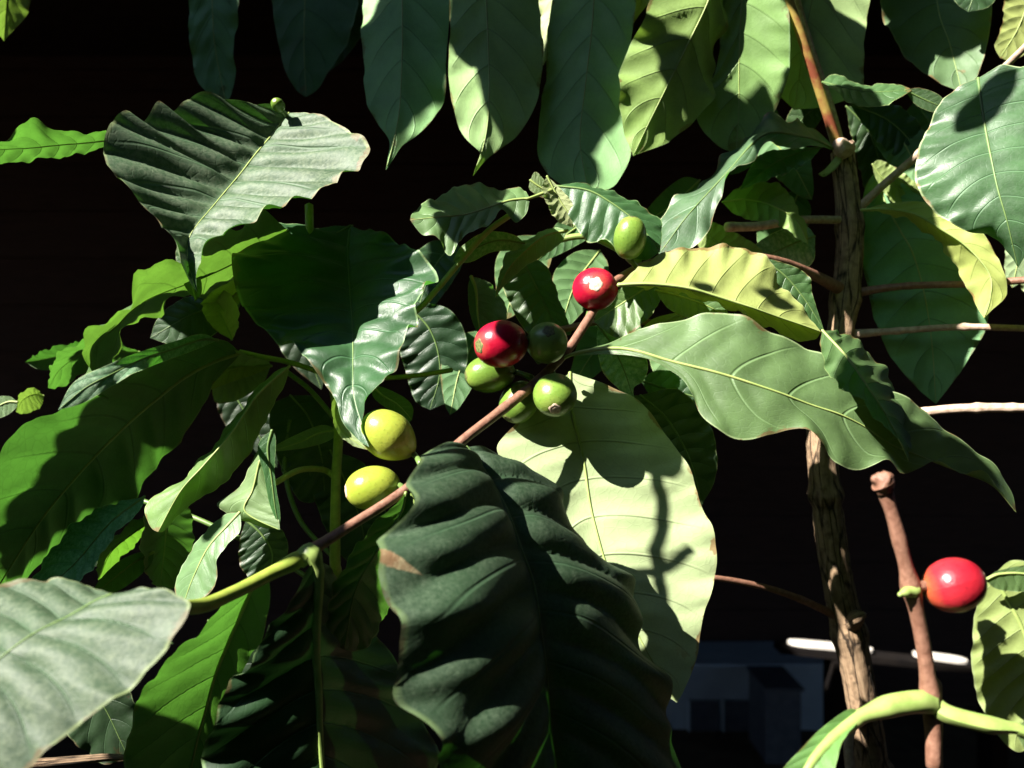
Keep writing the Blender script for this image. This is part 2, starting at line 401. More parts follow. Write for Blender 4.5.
# two shoots that rise from the pruned top
stem(tree, 'shoot', [(841, 158, .447, 11), (826, 110, .442, 10), (806, 50, .435, 9.5), (790, 2, .43, 9), (760, -90, .42, 8.5), (715, -190, .40, 8)], 'yellowred', label='yellow and red upright shoot above the pruned trunk top', rough=.03)
stem(tree, 'shoot', [(843, 156, .452, 9), (831, 110, .452, 8.5), (811, 50, .45, 8.5), (796, 0, .45, 8), (775, -80, .45, 8)], 'paletwig', label='pinkish brown shoot beside the yellow and red one', rough=.03)
tube('pruning_scar', [P(848, 152, .444), P(843, 146, .4425), P(846, 141, .443)], [.0042, .0048, .0015], MAT['paletwig'], tree, n=24, sides=22, rough=.28, rs=300)
# twigs off the trunk
stem(tree, 'branch', [(846, 220, .45, 8), (800, 220, .435, 8), (760, 226, .42, 9), (727, 227, .41, 9.5)], 'paletwig', rough=.04, label='bare pale side branch cut off short on the left of the trunk', nodes=[(.97, .1, .03)])
stem(tree, 'branch', [(855, 212, .45, 9), (880, 188, .44, 8), (925, 148, .42, 8), (975, 96, .40, 7), (1024, 48, .38, 7), (1060, 10, .37, 7)], 'paletwig', rough=.05, nodes=[(.35, .15, .02)])
stem(tree, 'branch', [(852, 293, .45, 9), (905, 286, .44, 7), (978, 284, .43, 7), (990, 283, .43, 7.5), (1050, 278, .42, 7)], 'twig', rough=.06, nodes=[(.62, .28, .02), (.3, .15, .02)])
stem(tree, 'branch', [(850, 334, .45, 9), (895, 331, .44, 6.5), (960, 327, .43, 6.5), (1040, 329, .42, 6.5)], 'paletwig', rough=.06, nodes=[(.27, .3, .018), (.62, .3, .02)])
stem(tree, 'branch', [(824, 440, .455, 11), (870, 425, .44, 10), (925, 412, .42, 9), (975, 408, .41, 9.5), (1050, 408, .40, 9)], 'paletwig', rough=.09, nodes=[(.5, .22, .015), (.72, .28, .015), (.85, .2, .012)], label='knobbly pale branch sticking out to the right')
stem(tree, 'branch', [(838, 616, .463, 11), (822, 609, .46, 7.5), (795, 597, .45, 7), (755, 585, .44, 6), (700, 577, .43, 5.5), (650, 585, .43, 5)], 'twig', rough=.05, nodes=[(.25, .15, .015)])
tube('branch', [P(862, 716, .468), P(852, 726, .455), P(848, 748, .45), P(853, 790, .45)], [.004, .0027, .0024, .0024], MAT['paletwig'], tree, rough=.15, rs=200, n=40)
# bark knot
tube('knot', [P(850, 622, .462), P(858, 617, .450), P(865, 614, .448)], [.0052, .0038, .0015], MAT['bark'], tree, rough=.25, rs=260, n=20)
# the fruiting branch, from the trunk down to the lower left
stem(tree, 'branch', [(846, 292, .45, 13), (805, 271, .43, 10), (768, 259, .415, 9), (715, 255, .40, 8), (655, 262, .385, 8), (612, 284, .368, 8), (588, 320, .355, 9), (566, 352, .345, 9), (535, 383, .335, 10), (498, 413, .325, 10), (462, 441, .315, 10), (405, 490, .302, 10), (350, 526, .29, 10.5), (302, 556, .28, 12)], 'twig', rough=.035, nodes=[(.50, .18, .012), (.995, .2, .012), (.72, .10, .01)], label='brown part of the fruiting branch that carries the berries', n=200)
stem(tree, 'branch', [(306, 553, .2805, 13), (295, 561, .278, 16), (270, 574, .272, 14), (235, 592, .262, 14), (200, 606, .25, 15), (160, 606, .235, 15), (110, 600, .222, 12)], 'green', rough=.02, label='green young end of the fruiting branch', nodes=[(.07, .12, .05)])
# dry twig lying behind the middle
stem(tree, 'branch', [(560, 330, .39, 7), (600, 322, .39, 6), (650, 322, .388, 6), (690, 320, .385, 6), (720, 312, .38, 5)], 'twig', rough=.08)

T = tree
# ---- leaves hanging along the top
leaf(T, [(700, -110), (660, -40), (631, 27)], [(660, -70), (625, -15), (618, 8)], [(712, -60), (672, -20), (645, 8)], .46, mat='light', face='under', dA=-.01)
leaf(T, [(402, -130), (402, -20), (402, 60), (398, 120), (386, 170)], [(372, -70), (362, 0), (365, 90), (374, 118), (389, 140), (388, 156)], [(438, -70), (449, 0), (446, 60), (444, 100), (424, 130), (403, 145), (394, 158)], (.465, .435, .415), face='under', rib=.0015, wave=.0014, mat='light', tint=(.5, .85, .68), dA=.008, dB=.004)
leaf(T, [(482, -130), (486, -10), (489, 80), (486, 135), (473, 176)], [(452, -60), (450, 20), (449, 79), (454, 112), (466, 138), (481, 154), (476, 166)], [(520, -70), (538, -5), (543, 55), (538, 98), (521, 131), (502, 148), (486, 160)], (.455, .425, .405), face='under', rib=.0016, wave=.0012, mat='light', dA=-.004, dB=.008, tint=(.85, 1.08, .85))
leaf(T, [(600, -140), (594, 0), (586, 80), (580, 140), (588, 190)], [(566, -70), (550, 10), (545, 80), (537, 144), (546, 172), (565, 186)], [(632, -80), (636, 0), (629, 60), (632, 145), (620, 178), (605, 190)], (.465, .44, .42), face='under', rib=.0018, wave=.0014, mat='light', dA=.006, dB=-.004, tint=(.72, 1.0, .78))
leaf(T, [(742, -110), (710, -5), (680, 60), (655, 110), (633, 156)], [(700, -80), (660, -20), (640, 25), (621, 69), (618, 95), (624, 128)], [(760, -50), (727, 0), (719, 45), (715, 80), (700, 115), (672, 140)], (.43, .422, .424, .418), face='under', mat='yellow', rib=.0022, wave=.0034, dA=-.002, dB=.012, tint=(.72, .95, .85), wk=4)
leaf(T, [(745, -110), (742, -10), (739, 60), (739, 110), (736, 154)], [(715, -70), (722, 0), (716, 69), (700, 95), (696, 118), (716, 144)], [(790, -70), (789, 0), (790, 62), (783, 92), (766, 128), (750, 146)], (.44, .433, .438), face='under', mat='yellow', rib=.0016, wave=.0012, dB=-.005, tint=(.62, .90, .85))
leaf(T, [(842, -150), (826, -60), (808, 20), (794, 110)], [(800, -90), (780, -10), (772, 50), (778, 90)], [(880, -90), (872, -10), (864, 40), (862, 88), (830, 105)], (.455, .452, .452), face='under', mat='light', rib=.0017, wave=.001, tint=(.9, 1.02, .85))
leaf(T, [(214, -150), (212, -60), (213, 20), (217, 60), (226, 103)], [(190, -100), (188, -10), (190, 42), (196, 78), (212, 96)], [(240, -100), (240, -10), (234, 45), (235, 75), (231, 95)], (.52, .51, .52), face='under', rib=.0016, wave=.0016, mat='light', tint=(.36, .62, .52), nv=11)
leaf(T, [(300, -150), (305, -40), (304, 40), (306, 97)], [(262, -90), (270, -10), (282, 60), (295, 88)], [(345, -90), (358, -10), (350, 35), (335, 62), (318, 88)], (.60, .58, .57), face='under', rib=.001, mat='mature', tint=(.6, .75, .8))
leaf(T, [(355, -120), (350, -40), (338, 20), (325, 75)], [(310, -60), (305, 10), (312, 60)], [(392, -60), (378, 0), (352, 50)], (.64, .63), face='top', rib=.001, mat='mature', tint=(.5, .6, .6))
leaf(T, [(15, -110), (12, -50), (8, -10), (4, 41)], [(-30, -70), (-26, -10), (-10, 22)], [(45, -70), (34, -15), (27, 14), (14, 30)], (.44, .47, .50), face='under', mat='light', rib=.001, dA=-.01)
leaf(T, [(548, -90), (556, -30), (552, 20), (543, 66)], [(530, -50), (538, 10), (538, 45)], [(580, -60), (572, 0), (560, 35)], (.50, .49), face='under', mat='light', rib=.001, wave=.002, dA=.01)
leaf(T, [(930, -110), (937, 0), (950, 45), (962, 92)], [(880, -70), (880, 0), (897, 45), (925, 74), (947, 86)], [(985, -60), (992, 0), (988, 40), (978, 74)], (.50, .49, .475), face='under', mat='mature', rib=.0016, dB=-.012, tint=(1, 1, 1))
leaf(T, [(1040, -40), (1022, 20), (1000, 58)], [(1010, -20), (1002, 25), (995, 45)], [(1065, 0), (1040, 40), (1015, 60)], .45, face='under', mat='yellow', rib=.0012)
leaf(T, [(985, -60), (975, -10), (968, 12)], [(955, -30), (955, 0)], [(1005, -30), (992, 4)], .46, mat='mature', face='top')
# ---- right-hand leaves
leaf(T, [(978, 78), (984, 120), (996, 180), (1008, 225), (1018, 268)], [(950, 92), (930, 122), (916, 162), (918, 190), (938, 214), (966, 231), (990, 236), (1006, 248)], [(1010, 64), (1050, 80), (1082, 120), (1085, 180), (1060, 225), (1030, 250)], (.36, .345, .335, .34), face='top', mat='mature', rib=.0010, wave=.0015, dA=.012, dB=-.002, tint=(1.5, 1.5, 1.7), cup=.001, label='broad glossy leaf at the right edge', rr=.0006, seed=4, nv=8)
leaf(T, [(861, 210), (886, 209), (912, 213), (940, 228), (968, 248), (990, 275), (990, 300), (984, 318)], [(885, 214), (910, 222), (935, 240), (952, 262), (966, 285), (976, 305)], [(890, 203), (925, 202), (958, 214), (985, 236), (1003, 270), (1007, 294), (992, 310)], (.43, .425, .41, .405), face='under', mat='yellow', rib=.0008, dA=.015, wave=.001, rr=.0008, tint=(1.05, 1.08, 1))
leaf(T, [(880, 168), (884, 199), (900, 230), (913, 254), (925, 297), (932, 345), (936, 404)], [(866, 185), (860, 225), (864, 270), (870, 300), (880, 335), (895, 362), (915, 386)], [(905, 185), (945, 210), (975, 245), (987, 286), (987, 325), (970, 357), (953, 382)], (.47, .455, .445, .44), face='under', mat='light', rib=.0022, wave=.0016, dB=-.012, dA=.004, tint=(.45, .75, .6), label='large hanging leaf right of the trunk with a sunlit rim')
leaf(T, [(872, 164), (885, 180), (905, 190), (925, 198)], [(880, 160), (900, 170), (918, 185)], [(876, 178), (890, 200), (908, 208)], .46, face='under', mat='yellow', rib=.0008)
leaf(T, [(822, 82), (850, 88), (880, 92), (912, 90)], [(835, 74), (862, 84), (885, 83), (905, 86)], [(838, 92), (850, 104), (880, 107), (900, 98)], (.43, .42, .42), face='top', mat='mature', dB=-.01, dA=.01, tint=(1.6, 1.6, 1.4), rib=.0006, wave=.0005)
leaf(T, [(905, 90), (925, 100), (948, 110)], [(920, 88), (940, 96)], [(915, 104), (932, 112)], .42, face='top', mat='mature', wave=.0004, nv=6)
leaf(T, [(850, 104), (885, 118), (910, 140), (924, 165)], [(870, 98), (905, 110), (925, 135)], [(860, 120), (880, 145), (905, 165)], .47, face='top', mat='mature', tint=(.7, .8, .7))
leaf(T, [(846, 106), (868, 130), (880, 165), (885, 200)], [(862, 110), (890, 140), (900, 180)], [(850, 130), (858, 165), (868, 195)], .50, face='top', mat='mature', tint=(.7, .8, .7))
leaf(T, [(832, 100), (815, 108), (800, 122), (790, 140)], [(815, 95), (795, 105), (785, 125)], [(825, 112), (815, 128), (800, 140)], .47, face='top', mat='mature')
leaf(T, [(1045, 205), (1030, 240), (1018, 262), (1012, 288)], [(1020, 220), (1006, 250), (1005, 275)], [(1060, 225), (1045, 260), (1024, 280)], .44, face='under', mat='light')
leaf(T, [(1060, 210), (1050, 250), (1035, 300)], [(1035, 220), (1022, 255), (1020, 285)], [(1080, 230), (1060, 290)], .46, face='under', mat='light')
# ---- around the trunk top
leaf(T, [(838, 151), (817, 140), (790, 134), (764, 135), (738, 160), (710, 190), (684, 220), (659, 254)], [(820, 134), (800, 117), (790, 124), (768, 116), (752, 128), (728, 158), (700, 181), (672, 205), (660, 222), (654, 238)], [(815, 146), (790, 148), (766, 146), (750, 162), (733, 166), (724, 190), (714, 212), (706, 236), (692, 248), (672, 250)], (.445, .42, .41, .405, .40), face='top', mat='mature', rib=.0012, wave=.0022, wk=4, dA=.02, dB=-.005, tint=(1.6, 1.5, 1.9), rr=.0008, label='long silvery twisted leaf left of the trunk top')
leaf(T, [(822, 147), (800, 152), (775, 163), (740, 190)], [(800, 148), (765, 152), (750, 168)], [(812, 158), (790, 172), (760, 182)], (.44, .43, .42), face='top', mat='mature', tint=(1.2, 1.3, 1.4), dB=-.008)
leaf(T, [(722, 202), (745, 199), (772, 205), (796, 220), (808, 244)], [(740, 186), (762, 181), (785, 188), (796, 205), (806, 225)], [(735, 214), (760, 222), (785, 228), (797, 238)], (.43, .425, .42), face='under', mat='yellow', rib=.0014, dA=.008, tint=(.8, .98, .8))
leaf(T, [(815, 236), (795, 243), (775, 252), (750, 262)], [(805, 226), (780, 230), (755, 245)], [(813, 262), (795, 272), (770, 276)], .435, face='top', mat='dusty', tint=(1.7, 1.9, 1.9))
leaf(T, [(700, 228), (718, 242), (745, 252), (765, 262)], [(712, 222), (735, 232), (760, 248)], [(698, 246), (715, 262), (745, 268)], .43, face='under', mat='yellow', wave=.002)
leaf(T, [(846, 150), (838, 165), (825, 176), (818, 174)], [(842, 160), (832, 172)], [(838, 154), (826, 168)], .444, face='under', mat='light')
# ---- centre right
leaf(T, [(618, 285), (652, 284), (688, 288), (720, 297), (750, 307), (785, 319), (808, 327), (821, 332)], [(634, 272), (656, 255), (692, 247), (725, 246), (754, 250), (770, 262), (783, 285), (803, 308), (814, 322)], [(650, 290), (690, 296), (720, 306), (750, 320), (780, 334), (802, 341), (815, 340)], (.345, .34, .338, .342), face='under', mat='yellow', rib=.0015, wave=.0014, dA=.018, dB=.016, rr=.0009, nv=9, label='yellowish puckered leaf above the broad green leaf', tint=(.98, 1, 1), cup=.001)
leaf(T, [(760, 258), (785, 276), (805, 300), (824, 330)], [(782, 262), (808, 275), (813, 297)], [(762, 275), (785, 305), (806, 325)], .365, face='top', mat='mature', tint=(1.2, 1.3, 1))
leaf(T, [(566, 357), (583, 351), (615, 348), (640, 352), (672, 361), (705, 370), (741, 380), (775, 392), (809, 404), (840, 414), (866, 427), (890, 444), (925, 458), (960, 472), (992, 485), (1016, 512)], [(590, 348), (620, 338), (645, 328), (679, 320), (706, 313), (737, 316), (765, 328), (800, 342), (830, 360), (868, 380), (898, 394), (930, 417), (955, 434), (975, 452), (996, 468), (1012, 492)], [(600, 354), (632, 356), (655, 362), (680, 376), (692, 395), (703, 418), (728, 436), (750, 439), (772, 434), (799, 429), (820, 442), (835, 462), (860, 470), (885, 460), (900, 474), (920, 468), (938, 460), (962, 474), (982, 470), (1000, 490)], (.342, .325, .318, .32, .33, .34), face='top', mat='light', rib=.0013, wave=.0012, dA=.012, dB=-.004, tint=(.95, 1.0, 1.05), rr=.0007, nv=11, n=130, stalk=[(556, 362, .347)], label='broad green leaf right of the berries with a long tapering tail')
leaf(T, [(822, 330), (848, 358), (872, 392), (892, 425), (909, 462)], [(821, 350), (834, 382), (858, 397), (880, 422), (900, 440)], [(848, 334), (878, 360), (896, 388), (908, 420), (910, 448)], (.322, .312, .31, .314), face='under', mat='mature', dA=-.004, dB=.03, rib=.0015, tint=(.6, .75, .6), label='dark folded leaf over the end of the broad leaf')
# ---- the big pale hanging leaf
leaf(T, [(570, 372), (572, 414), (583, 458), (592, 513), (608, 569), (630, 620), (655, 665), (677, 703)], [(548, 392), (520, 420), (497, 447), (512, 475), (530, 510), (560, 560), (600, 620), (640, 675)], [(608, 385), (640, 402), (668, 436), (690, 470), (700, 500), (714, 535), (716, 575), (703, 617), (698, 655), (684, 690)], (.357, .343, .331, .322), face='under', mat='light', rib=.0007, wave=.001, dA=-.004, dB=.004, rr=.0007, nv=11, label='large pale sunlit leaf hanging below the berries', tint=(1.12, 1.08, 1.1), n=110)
# ---- the big dark leaf in front
leaf(T, [(466, 447), (484, 470), (504, 505), (520, 545), (533, 585), (542, 640), (549, 700), (556, 768), (575, 850)], [(448, 444), (429, 448), (415, 466), (403, 489), (405, 514), (381, 545), (379, 593), (396, 638), (403, 665), (400, 700), (428, 726), (436, 768), (480, 840)], [(490, 448), (528, 472), (560, 497), (585, 545), (615, 575), (642, 605), (640, 640), (660, 685), (674, 738), (684, 775), (650, 850)], (.297, .278, .272, .272, .275), face='top', mat='scorched', rib=.0056, wave=.0030, dA=-.046, dB=.043, rr=.0007, nv=10, wk=5, tint=(.27, .38, .32), label='large dark ribbed leaf in the lower middle', n=130, m=20, cup=.004)  # low tint puts this leaf's shade into its colour
# ---- small leaves above the berries
leaf(T, [(530, 198), (510, 200), (490, 207), (465, 214), (440, 217), (410, 220)], [(522, 188), (505, 190), (485, 186), (463, 185), (445, 195), (425, 203), (413, 212)], [(526, 214), (515, 222), (502, 211), (487, 227), (464, 236), (450, 256), (438, 238), (422, 234)], (.36, .355, .35), face='top', mat='light', rib=.0013, wave=.0012, dA=.02, dB=-.004, tint=(1.0, 1.1, 1.1), nv=9, stalk=[(552, 190, .365)])
leaf(T, [(530, 180), (538, 186), (550, 192), (556, 186)], [(536, 172), (548, 184)], [(530, 190), (545, 198)], .366, face='top', mat='light')
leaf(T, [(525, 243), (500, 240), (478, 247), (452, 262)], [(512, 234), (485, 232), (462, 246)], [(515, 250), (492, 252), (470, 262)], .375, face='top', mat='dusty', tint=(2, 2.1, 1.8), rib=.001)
leaf(T, [(556, 186), (587, 190), (610, 202), (630, 217), (645, 232), (660, 252)], [(575, 183), (598, 187), (636, 203), (655, 216), (662, 225)], [(560, 205), (574, 225), (588, 242), (606, 240), (622, 254), (645, 260)], (.37, .365, .36, .355), face='top', mat='mature', tint=(1.1, 1.3, 1.1), rib=.0012, dA=.01, wave=.001)
leaf(T, [(547, 176), (560, 200), (572, 218), (574, 228)], [(542, 190), (555, 218)], [(560, 188), (573, 205)], .366, face='under', mat='light', dA=-.006)
leaf(T, [(568, 230), (545, 236), (525, 252), (508, 270), (495, 298)], [(552, 228), (530, 238), (508, 252), (500, 272)], [(560, 244), (540, 258), (526, 266), (506, 284)], .375, face='top', mat='light', tint=(1.2, 1.3, 1.5), rib=.0008, dA=.006)
leaf(T, [(471, 276), (476, 290), (478, 312), (480, 332)], [(468, 288), (470, 312), (476, 330)], [(488, 282), (502, 300), (508, 316), (495, 328)], .38, face='top', mat='mature', rr=.0008, ribm='rib', dB=.02)
leaf(T, [(520, 255), (533, 280), (548, 310), (560, 335)], [(500, 270), (508, 300), (530, 335)], [(545, 265), (560, 300), (571, 332)], .395, face='top', mat='mature', dB=-.006)
leaf(T, [(662, 278), (640, 292), (620, 305), (594, 322)], [(640, 278), (618, 290), (600, 305)], [(660, 300), (645, 322), (618, 338)], .385, face='top', mat='light', tint=(.8, .95, .85), rib=.0006, dB=-.006)
leaf(T, [(655, 290), (680, 296), (705, 305), (730, 318)], [(670, 284), (700, 290), (722, 302)], [(668, 308), (690, 320), (715, 325)], .37, face='top', mat='light', tint=(.9, 1, 1))
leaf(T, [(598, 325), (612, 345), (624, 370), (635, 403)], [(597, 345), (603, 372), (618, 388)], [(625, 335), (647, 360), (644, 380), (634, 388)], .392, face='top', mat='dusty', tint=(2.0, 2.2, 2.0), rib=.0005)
leaf(T, [(690, 312), (672, 318), (655, 326), (640, 330)], [(680, 312), (655, 318)], [(680, 322), (658, 330)], .384, face='under', mat='yellow', name='leaf')
leaf(T, [(640, 395), (668, 420), (690, 460), (702, 505)], [(620, 400), (640, 440), (672, 490)], [(680, 390), (712, 430), (716, 475)], .41, face='top', mat='mature', tint=(.9, .9, .9))
leaf(T, [(640, 380), (670, 390), (700, 400), (725, 425)], [(660, 370), (700, 380)], [(655, 400), (690, 420)], .43, face='top', mat='mature')
for q in [((540, 235), (520, 270), (505, 320), 26, .45), ((600, 250), (575, 285), (560, 330), 24, .44), ((700, 180), (672, 205), (640, 225), 16, .46), ((800, 190), (780, 235), (770, 280), 24, .47),
          ((880, 110), (905, 145), (925, 185), 24, .48), ((760, 130), (790, 160), (812, 200), 22, .48), ((640, 320), (600, 345), (570, 390), 22, .42), ((455, 240), (430, 275), (415, 320), 24, .46),
          ((480, 330), (460, 370), (450, 415), 20, .44), ((600, 215), (570, 232), (535, 262), 16, .43), ((690, 255), (725, 275), (770, 285), 16, .44), ((770, 100), (755, 140), (730, 175), 22, .50), ((880, 240), (900, 290), (905, 350), 26, .50), ((915, 100), (945, 150), (960, 215), 30, .50), ((660, 335), (690, 390), (700, 440), 26, .45)]:
    (x0, y0), (x1, y1), (x2, y2), hw, dd_ = q
    L_ = math.hypot(x2 - x0, y2 - y0); nx, ny = -(y2 - y0) / L_ * hw, (x2 - x0) / L_ * hw
    leaf(T, [(x0, y0), (x1, y1), (x2, y2)], [(x0 * .7 + x1 * .3 + nx * .8, y0 * .7 + y1 * .3 + ny * .8), (x1 + nx, y1 + ny), (x2 * .75 + x1 * .25 + nx * .45, y2 * .75 + y1 * .25 + ny * .45)],
         [(x0 * .7 + x1 * .3 - nx * .75, y0 * .7 + y1 * .3 - ny * .75), (x1 - nx * .95, y1 - ny * .95), (x2 * .75 + x1 * .25 - nx * .4, y2 * .75 + y1 * .25 - ny * .4)], (dd_, dd_ - .01, dd_ - .02), face='top' if int(x0) % 20 else 'under', mat='mature', tint=(.8, 1, .9), wave=.0007)
# ---- lower middle leaves off the fruiting branch
leaf(T, [(318, 558), (318, 590), (316, 625), (318, 690), (322, 760), (330, 860)], [(304, 574), (290, 598), (275, 622), (245, 665), (217, 710), (203, 768), (240, 830)], [(332, 572), (352, 605), (378, 632), (398, 662), (422, 700), (434, 768), (400, 830)], (.278, .285, .292, .295, .295), face='top', mat='shaded', rib=.0024, dA=-.012, dB=.05, tint=(.4, .55, .5), rr=.0019, ribm='lime', label='big dark drooping leaf on a lime green stalk', wave=.002, stalk=[(300, 560, .281), (311, 552, .2785)])  # material and tint are darkened to paint in the shade here
leaf(T, [(406, 492), (400, 515), (378, 548), (356, 590), (344, 650)], [(398, 502), (370, 528), (342, 570), (326, 615), (330, 640)], [(402, 530), (392, 575), (384, 620), (362, 650)], (.30, .297, .295, .30), face='top', mat='mature', rib=.0015, dA=-.006, dB=.02, ribm='lime')
leaf(T, [(408, 488), (416, 510), (412, 545), (400, 575)], [(400, 505), (396, 545)], [(422, 500), (430, 530), (420, 565)], (.302, .30, .30), face='top', mat='mature', ribm='lime', tint=(.8,.9,.8))
leaf(T, [(268, 572), (254, 585), (238, 620), (220, 662), (205, 710), (192, 765), (180, 830)], [(245, 585), (222, 606), (190, 640), (158, 669), (135, 710), (125, 768), (140, 820)], [(270, 600), (262, 640), (252, 655), (238, 682), (222, 708), (215, 760), (200, 820)], (.285, .30, .31, .315), face='under', mat='mature', rib=.0010, dA=-.02, dB=.004, wave=.001, label='translucent green leaf hanging from the green branch end', rr=.0009)
# ---- the blurred leaf close to the camera
leaf(T, [(112, 594), (95, 601), (70, 615), (34, 633), (-5, 662), (-60, 710), (-110, 770)], [(95, 588), (76, 583), (41, 579), (0, 586), (-50, 610), (-100, 660), (-130, 720)], [(148, 589), (178, 594), (190, 602), (182, 628), (158, 659), (122, 697), (72, 730), (20, 775), (-40, 800)], (.222, .21, .20, .195), face='top', mat='dusty', rib=.0022, wave=.0009, dA=.025, dB=-.006, rr=.00035, ribm='ribdark', label='dusty blurred leaf closest to the camera at the lower left', tint=(.56, .60, .50), n=110)

# ---- berries
cherry(T, 595, 289, .358, 22, (-.05, .12, -1), 1.0, 'red', 'calyx', (588, 318, .356), 'round bright red berry, higher of the two red ones in the cluster', cr=.33)
cherry(T, 501, 344, .330, 24.5, (-.75, -.1, -.55), 1.12, 'red', 'calyxg', (540, 362, .342), 'deep red oval berry on the left of the cluster')
cherry(T, 547, 343, .333, 20, (.05, .55, -1.0), 1.18, 'dgreen', 'calyxg', (552, 366, .343), 'dark green berry between the two red ones', cr=.34)
cherry(T, 490, 374, .345, 19.5, (-1, -.1, -.25), 1.3, 'green', 'calyxg', (532, 378, .340), 'light green berry tucked under the deep red one')
cherry(T, 519, 402, .345, 19.5, (-.5, -.8, -.4), 1.15, 'green', 'calyxg', (540, 378, .338), 'green berry half hidden behind the brown branch')
cherry(T, 555, 395, .330, 21.5, (-.05, -.75, -1), 1.08, 'green', 'calyx', (552, 372, .341), 'round green berry hanging in front of the pale leaf', cr=.30)
cherry(T, 389, 436, .318, 25, (-.85, .65, -.25), 1.24, 'yellow', 'calyx', (421, 464, .311), 'pear-shaped yellow berry, upper of the yellow pair', pear=.2)
cherry(T, 373, 488, .318, 23, (-1, -.1, -.3), 1.2, 'yellow', 'calyx', (404, 490, .305), 'oval yellow berry, lower of the yellow pair')
cherry(T, 630, 238, .352, 16, (.1, 1, -.25), 1.35, 'green', 'calyxg', (640, 272, .36), 'single green berry standing above the cluster')
cherry(T, 278, 105, .366, 6.5, (-.2, .3, -1), 1.3, 'green', 'calyx', (292, 124, .38), 'tiny green bud on the back of the corrugated leaf')

# ================================================================== the plant on the left
left = thing('coffee_tree', (-.11, .55, 0), 'bushy coffee plant on the left whose backlit leaves glow bright green', 'coffee tree', 'coffee plants')
T = left
world_tube(T, 'trunk', [(-.10, .56, -.05), (-.10, .52, .6), (-.085, .46, 1.1), P(338, 640, .40), P(335, 560, .39), P(336, 480, .385), P(338, 420, .385), P(326, 350, .385), P(312, 270, .375), P(309, 205, .376)], [.010, .0085, .006, .0030, .0024, .0021, .0020, .0019, .0018, .0018], 'green', n=420, nodes=[(.80, .7, .004)])
def stalk(pts, w=5, mat='dkstalk'):
    return stem(T, 'branch', [(a, b, d, w) for a, b, d in pts], mat)
stalk([(336, 478, .385), (324, 470, .384), (300, 470, .360), (275, 483, .340)], 6, 'green')
stalk([(330, 376, .385), (292, 363, .384), (262, 357, .384), (240, 352, .386)], 5.5, 'lime')
stalk([(336, 420, .385), (310, 390, .384), (287, 372, .384)], 5, 'dkstalk')
stalk([(330, 376, .385), (380, 378, .382), (420, 375, .38), (452, 370, .378)], 5, 'green')
stalk([(320, 320, .385), (380, 330, .38), (415, 312, .375), (440, 286, .37)], 6, 'lime')
stalk([(440, 286, .37), (460, 262, .37), (487, 232, .366), (510, 215, .362)], 6, 'lime')
stalk([(470, 246, .385), (505, 247, .385), (545, 243, .385), (590, 237, .384), (640, 262, .385)], 6.5, 'lime')
stalk([(336, 560, .39), (300, 520, .40), (285, 470, .41), (290, 420, .41)], 5, 'dkstalk')
stalk([(338, 600, .39), (280, 560, .40), (200, 520, .41), (140, 500, .42)], 5, 'dkstalk')
# corrugated leaf at the upper left
leaf(T, [(289, 113), (268, 140), (242, 172), (218, 200), (198, 225), (189, 240), (188, 262), (197, 292)], [(270, 104), (246, 103), (221, 98), (200, 92), (184, 102), (172, 113), (158, 104), (143, 120), (124, 110), (105, 137), (107, 165), (126, 188), (148, 210), (168, 234), (182, 264), (190, 282)], [(306, 113), (325, 118), (345, 128), (370, 148), (358, 168), (346, 176), (327, 189), (305, 196), (285, 207), (268, 209), (246, 222), (223, 233), (204, 250), (196, 275)], (.378, .354, .326, .309), face='top', mat='dusty', rib=.0046, wave=.0010, dA=-.012, dB=-.010, nv=12, rr=.0005, ribm='rib', label='large corrugated dusty leaf at the upper left', tint=(.72, .76, .66), n=130, m=20, cup=-.001)
leaf(T, [(112, 140), (90, 142), (50, 146), (10, 150), (-50, 152)], [(105, 131), (85, 134), (68, 133), (52, 129), (34, 119), (14, 132), (0, 141), (-30, 146)], [(100, 149), (60, 157), (20, 162), (-10, 163), (-35, 158)], (.38, .375, .37), face='under', mat='mature', rib=.001, wave=.0008, dA=-.03, dB=.015)
leaf(T, [(288, 230), (262, 244), (235, 262), (205, 276), (170, 290), (140, 305), (115, 328), (93, 352), (94, 378), (110, 402)], [(268, 215), (240, 222), (215, 240), (180, 255), (150, 272), (122, 302), (96, 331), (81, 348), (86, 372), (97, 392)], [(280, 250), (255, 272), (236, 284), (206, 297), (180, 299), (165, 306), (140, 320), (122, 342), (108, 362), (102, 368), (105, 385)], (.37, .365, .355, .35), face='under', mat='light', rib=.0012, wave=.0026, dA=-.05, dB=.035, tint=(.55, .72, .6), label='curling backlit bright green leaf on the left')
leaf(T, [(232, 340), (225, 325), (215, 305), (205, 300)], [(240, 318), (232, 295), (215, 290)], [(215, 330), (203, 312)], .375, face='under', mat='yellow', dA=-.02)
leaf(T, [(240, 288), (232, 296), (216, 302), (200, 304)], [(236, 280), (215, 290)], [(238, 305), (216, 312)], .37, face='under', mat='yellow', dA=-.02)
leaf(T, [(243, 290), (215, 305), (185, 318), (150, 338)], [(215, 290), (180, 300), (158, 318)], [(235, 315), (205, 340), (175, 345)], .40, face='top', mat='mature')
leaf(T, [(196, 300), (190, 275), (186, 250), (184, 235)], [(184, 285), (176, 255)], [(202, 290), (197, 265)], .36, face='top', mat='mature')
